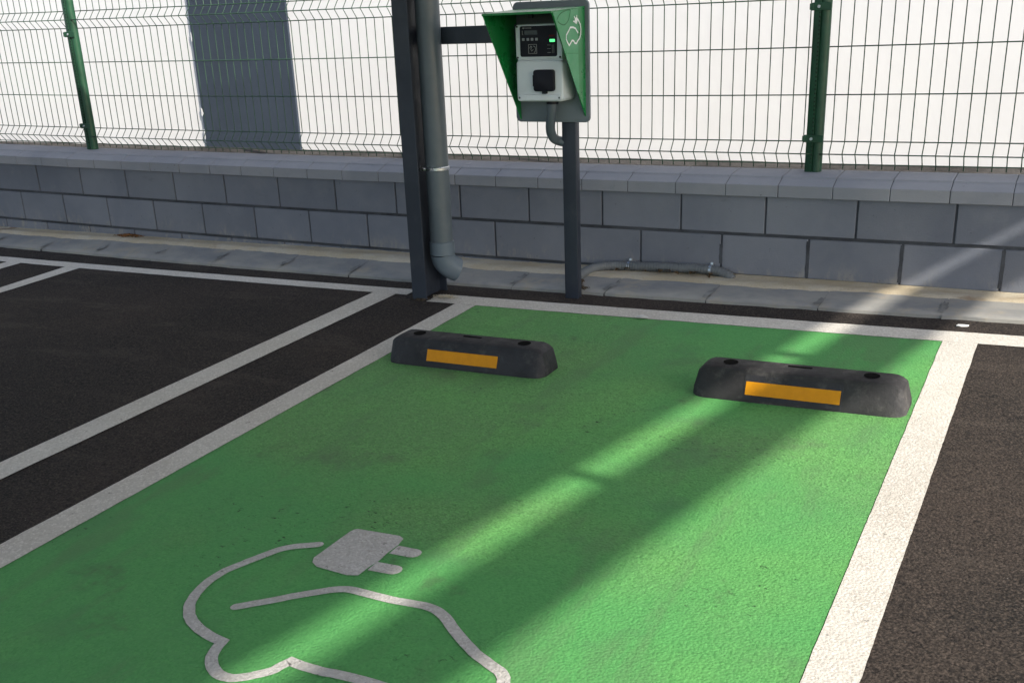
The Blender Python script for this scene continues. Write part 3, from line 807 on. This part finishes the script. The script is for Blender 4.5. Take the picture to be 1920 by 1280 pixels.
stop(2.162, 'wheel_stop', 'black rubber wheel stop with scuffed grey end nearest the sunlit right white line', 'scuffed', .69)

# ------------------------------------------------------------------ small litter
def leaf(x, y, z, s, a, label, mat='leaf', cat='leaf', name='dry_leaf', group='dry leaves by the conduit'):
    bm = bmesh.new(); n = 6; A = []; B = []
    for k in range(n+1):
        t = k/n; wd = s*.32*math.sin(math.pi*(.06+.9*t)); px = s*(t-.5); cz = (.06 if mat == 'paper' else .25)*s*math.sin(math.pi*t)
        for lst, sg in ((A, 1), (B, -1)):
            lst.append(bm.verts.new((x+px*math.cos(a)-sg*wd*math.sin(a), y+px*math.sin(a)+sg*wd*math.cos(a), z+cz+(.05*s if sg > 0 else 0))))
    for k in range(n): bm.faces.new((B[k], B[k+1], A[k+1], A[k]))
    bmesh.ops.solidify(bm, geom=bm.faces[:], thickness=.0006)
    o = mk(name, bm, M[mat]); tag(o, label, cat, group); return o
for k in range(26):
    x = random.choice((random.uniform(1.30, 1.80), random.uniform(1.18, 1.24))); y = random.uniform(-.12, -.05) if x > 1.28 else random.uniform(-.38, -.28)
    tt = (y-lerp(x, YF))/(YB-lerp(x, YF))
    leaf(x, y, gut(x, max(0, min(1, tt)))+.008, random.uniform(.018, .042), random.uniform(0, 6.28), 'small curled dry brown leaf lying by the ribbed conduit at the wall foot')
leaf(1.676, -.70, G(1.676, -.70)+.008, .055, .25, 'pale curled scrap on the green edge of the white line behind the wheel stops', group=None, mat='paper')
bm = bmesh.new()
P = [(2.888, -.493), (2.905, -.498), (2.928, -.488), (2.932, -.476), (2.91, -.474), (2.893, -.478)]
prism(bm, P, 'z', G(2.91, -.485)+.002, G(2.91, -.485)+.006); tag(mk('paper_scrap', bm, M['paper']), 'small white paper scrap on the asphalt strip near the right end of the gutter', 'litter')

def clump(name, cx, cy, rx, ry, h, mat, seed, zf):
    """loose crumbs of dirt, densest in the middle of the patch"""
    bm = bmesh.new(); rn = random.Random(seed)
    for k in range(170):
        r = rn.random()**.7; a = rn.uniform(0, 6.283); x = cx+rx*r*math.cos(a); y = cy+ry*r*math.sin(a)
        q = rn.uniform(.0022, .0065)*(1.25-r)*(h/.008)**.5
        t = bmesh.new(); bmesh.ops.create_icosphere(t, subdivisions=1, radius=q)
        for v in t.verts: v.co *= 1+.5*nz(v.co.x*300+k, v.co.y*300)
        bmesh.ops.scale(t, vec=(rn.uniform(.8, 1.9), rn.uniform(.8, 1.6), rn.uniform(.4, .8)), verts=t.verts)
        bmesh.ops.rotate(t, cent=(0, 0, 0), matrix=Matrix.Rotation(rn.uniform(0, 6.28), 3, 'Z'), verts=t.verts)
        bmesh.ops.translate(t, vec=(x, y, zf(x, y)+q*.2+h*(1-r)*rn.random()*.6), verts=t.verts)
        merge(bm, t)
    o = mk(name, bm, M[mat]); o['kind'] = 'stuff'
    o['label'] = {'sand': 'sandy dirt gathered at the foot of the dark steel column', 'rust': 'rusty brown dirt at the foot of the grey block wall', 'leafmould': 'dark soil crumbs at the foot of a steel post'}[mat]
clump('dirt', .655, -.615, .075, .045, .006, 'sand', 1.0, lambda x, y: G(x, y)+.007)
clump('dirt', .56, -.665, .06, .03, .008, 'leafmould', 4.0, lambda x, y: G(x, y)+.002)
clump('dirt', 1.23, -.36, .06, .05, .010, 'leafmould', 6.0, lambda x, y: gut(x, .1)+.002)
clump('dirt', -2.02, -.035, .13, .05, .016, 'rust', 8.0, lambda x, y: gut(x, .95)+.004)
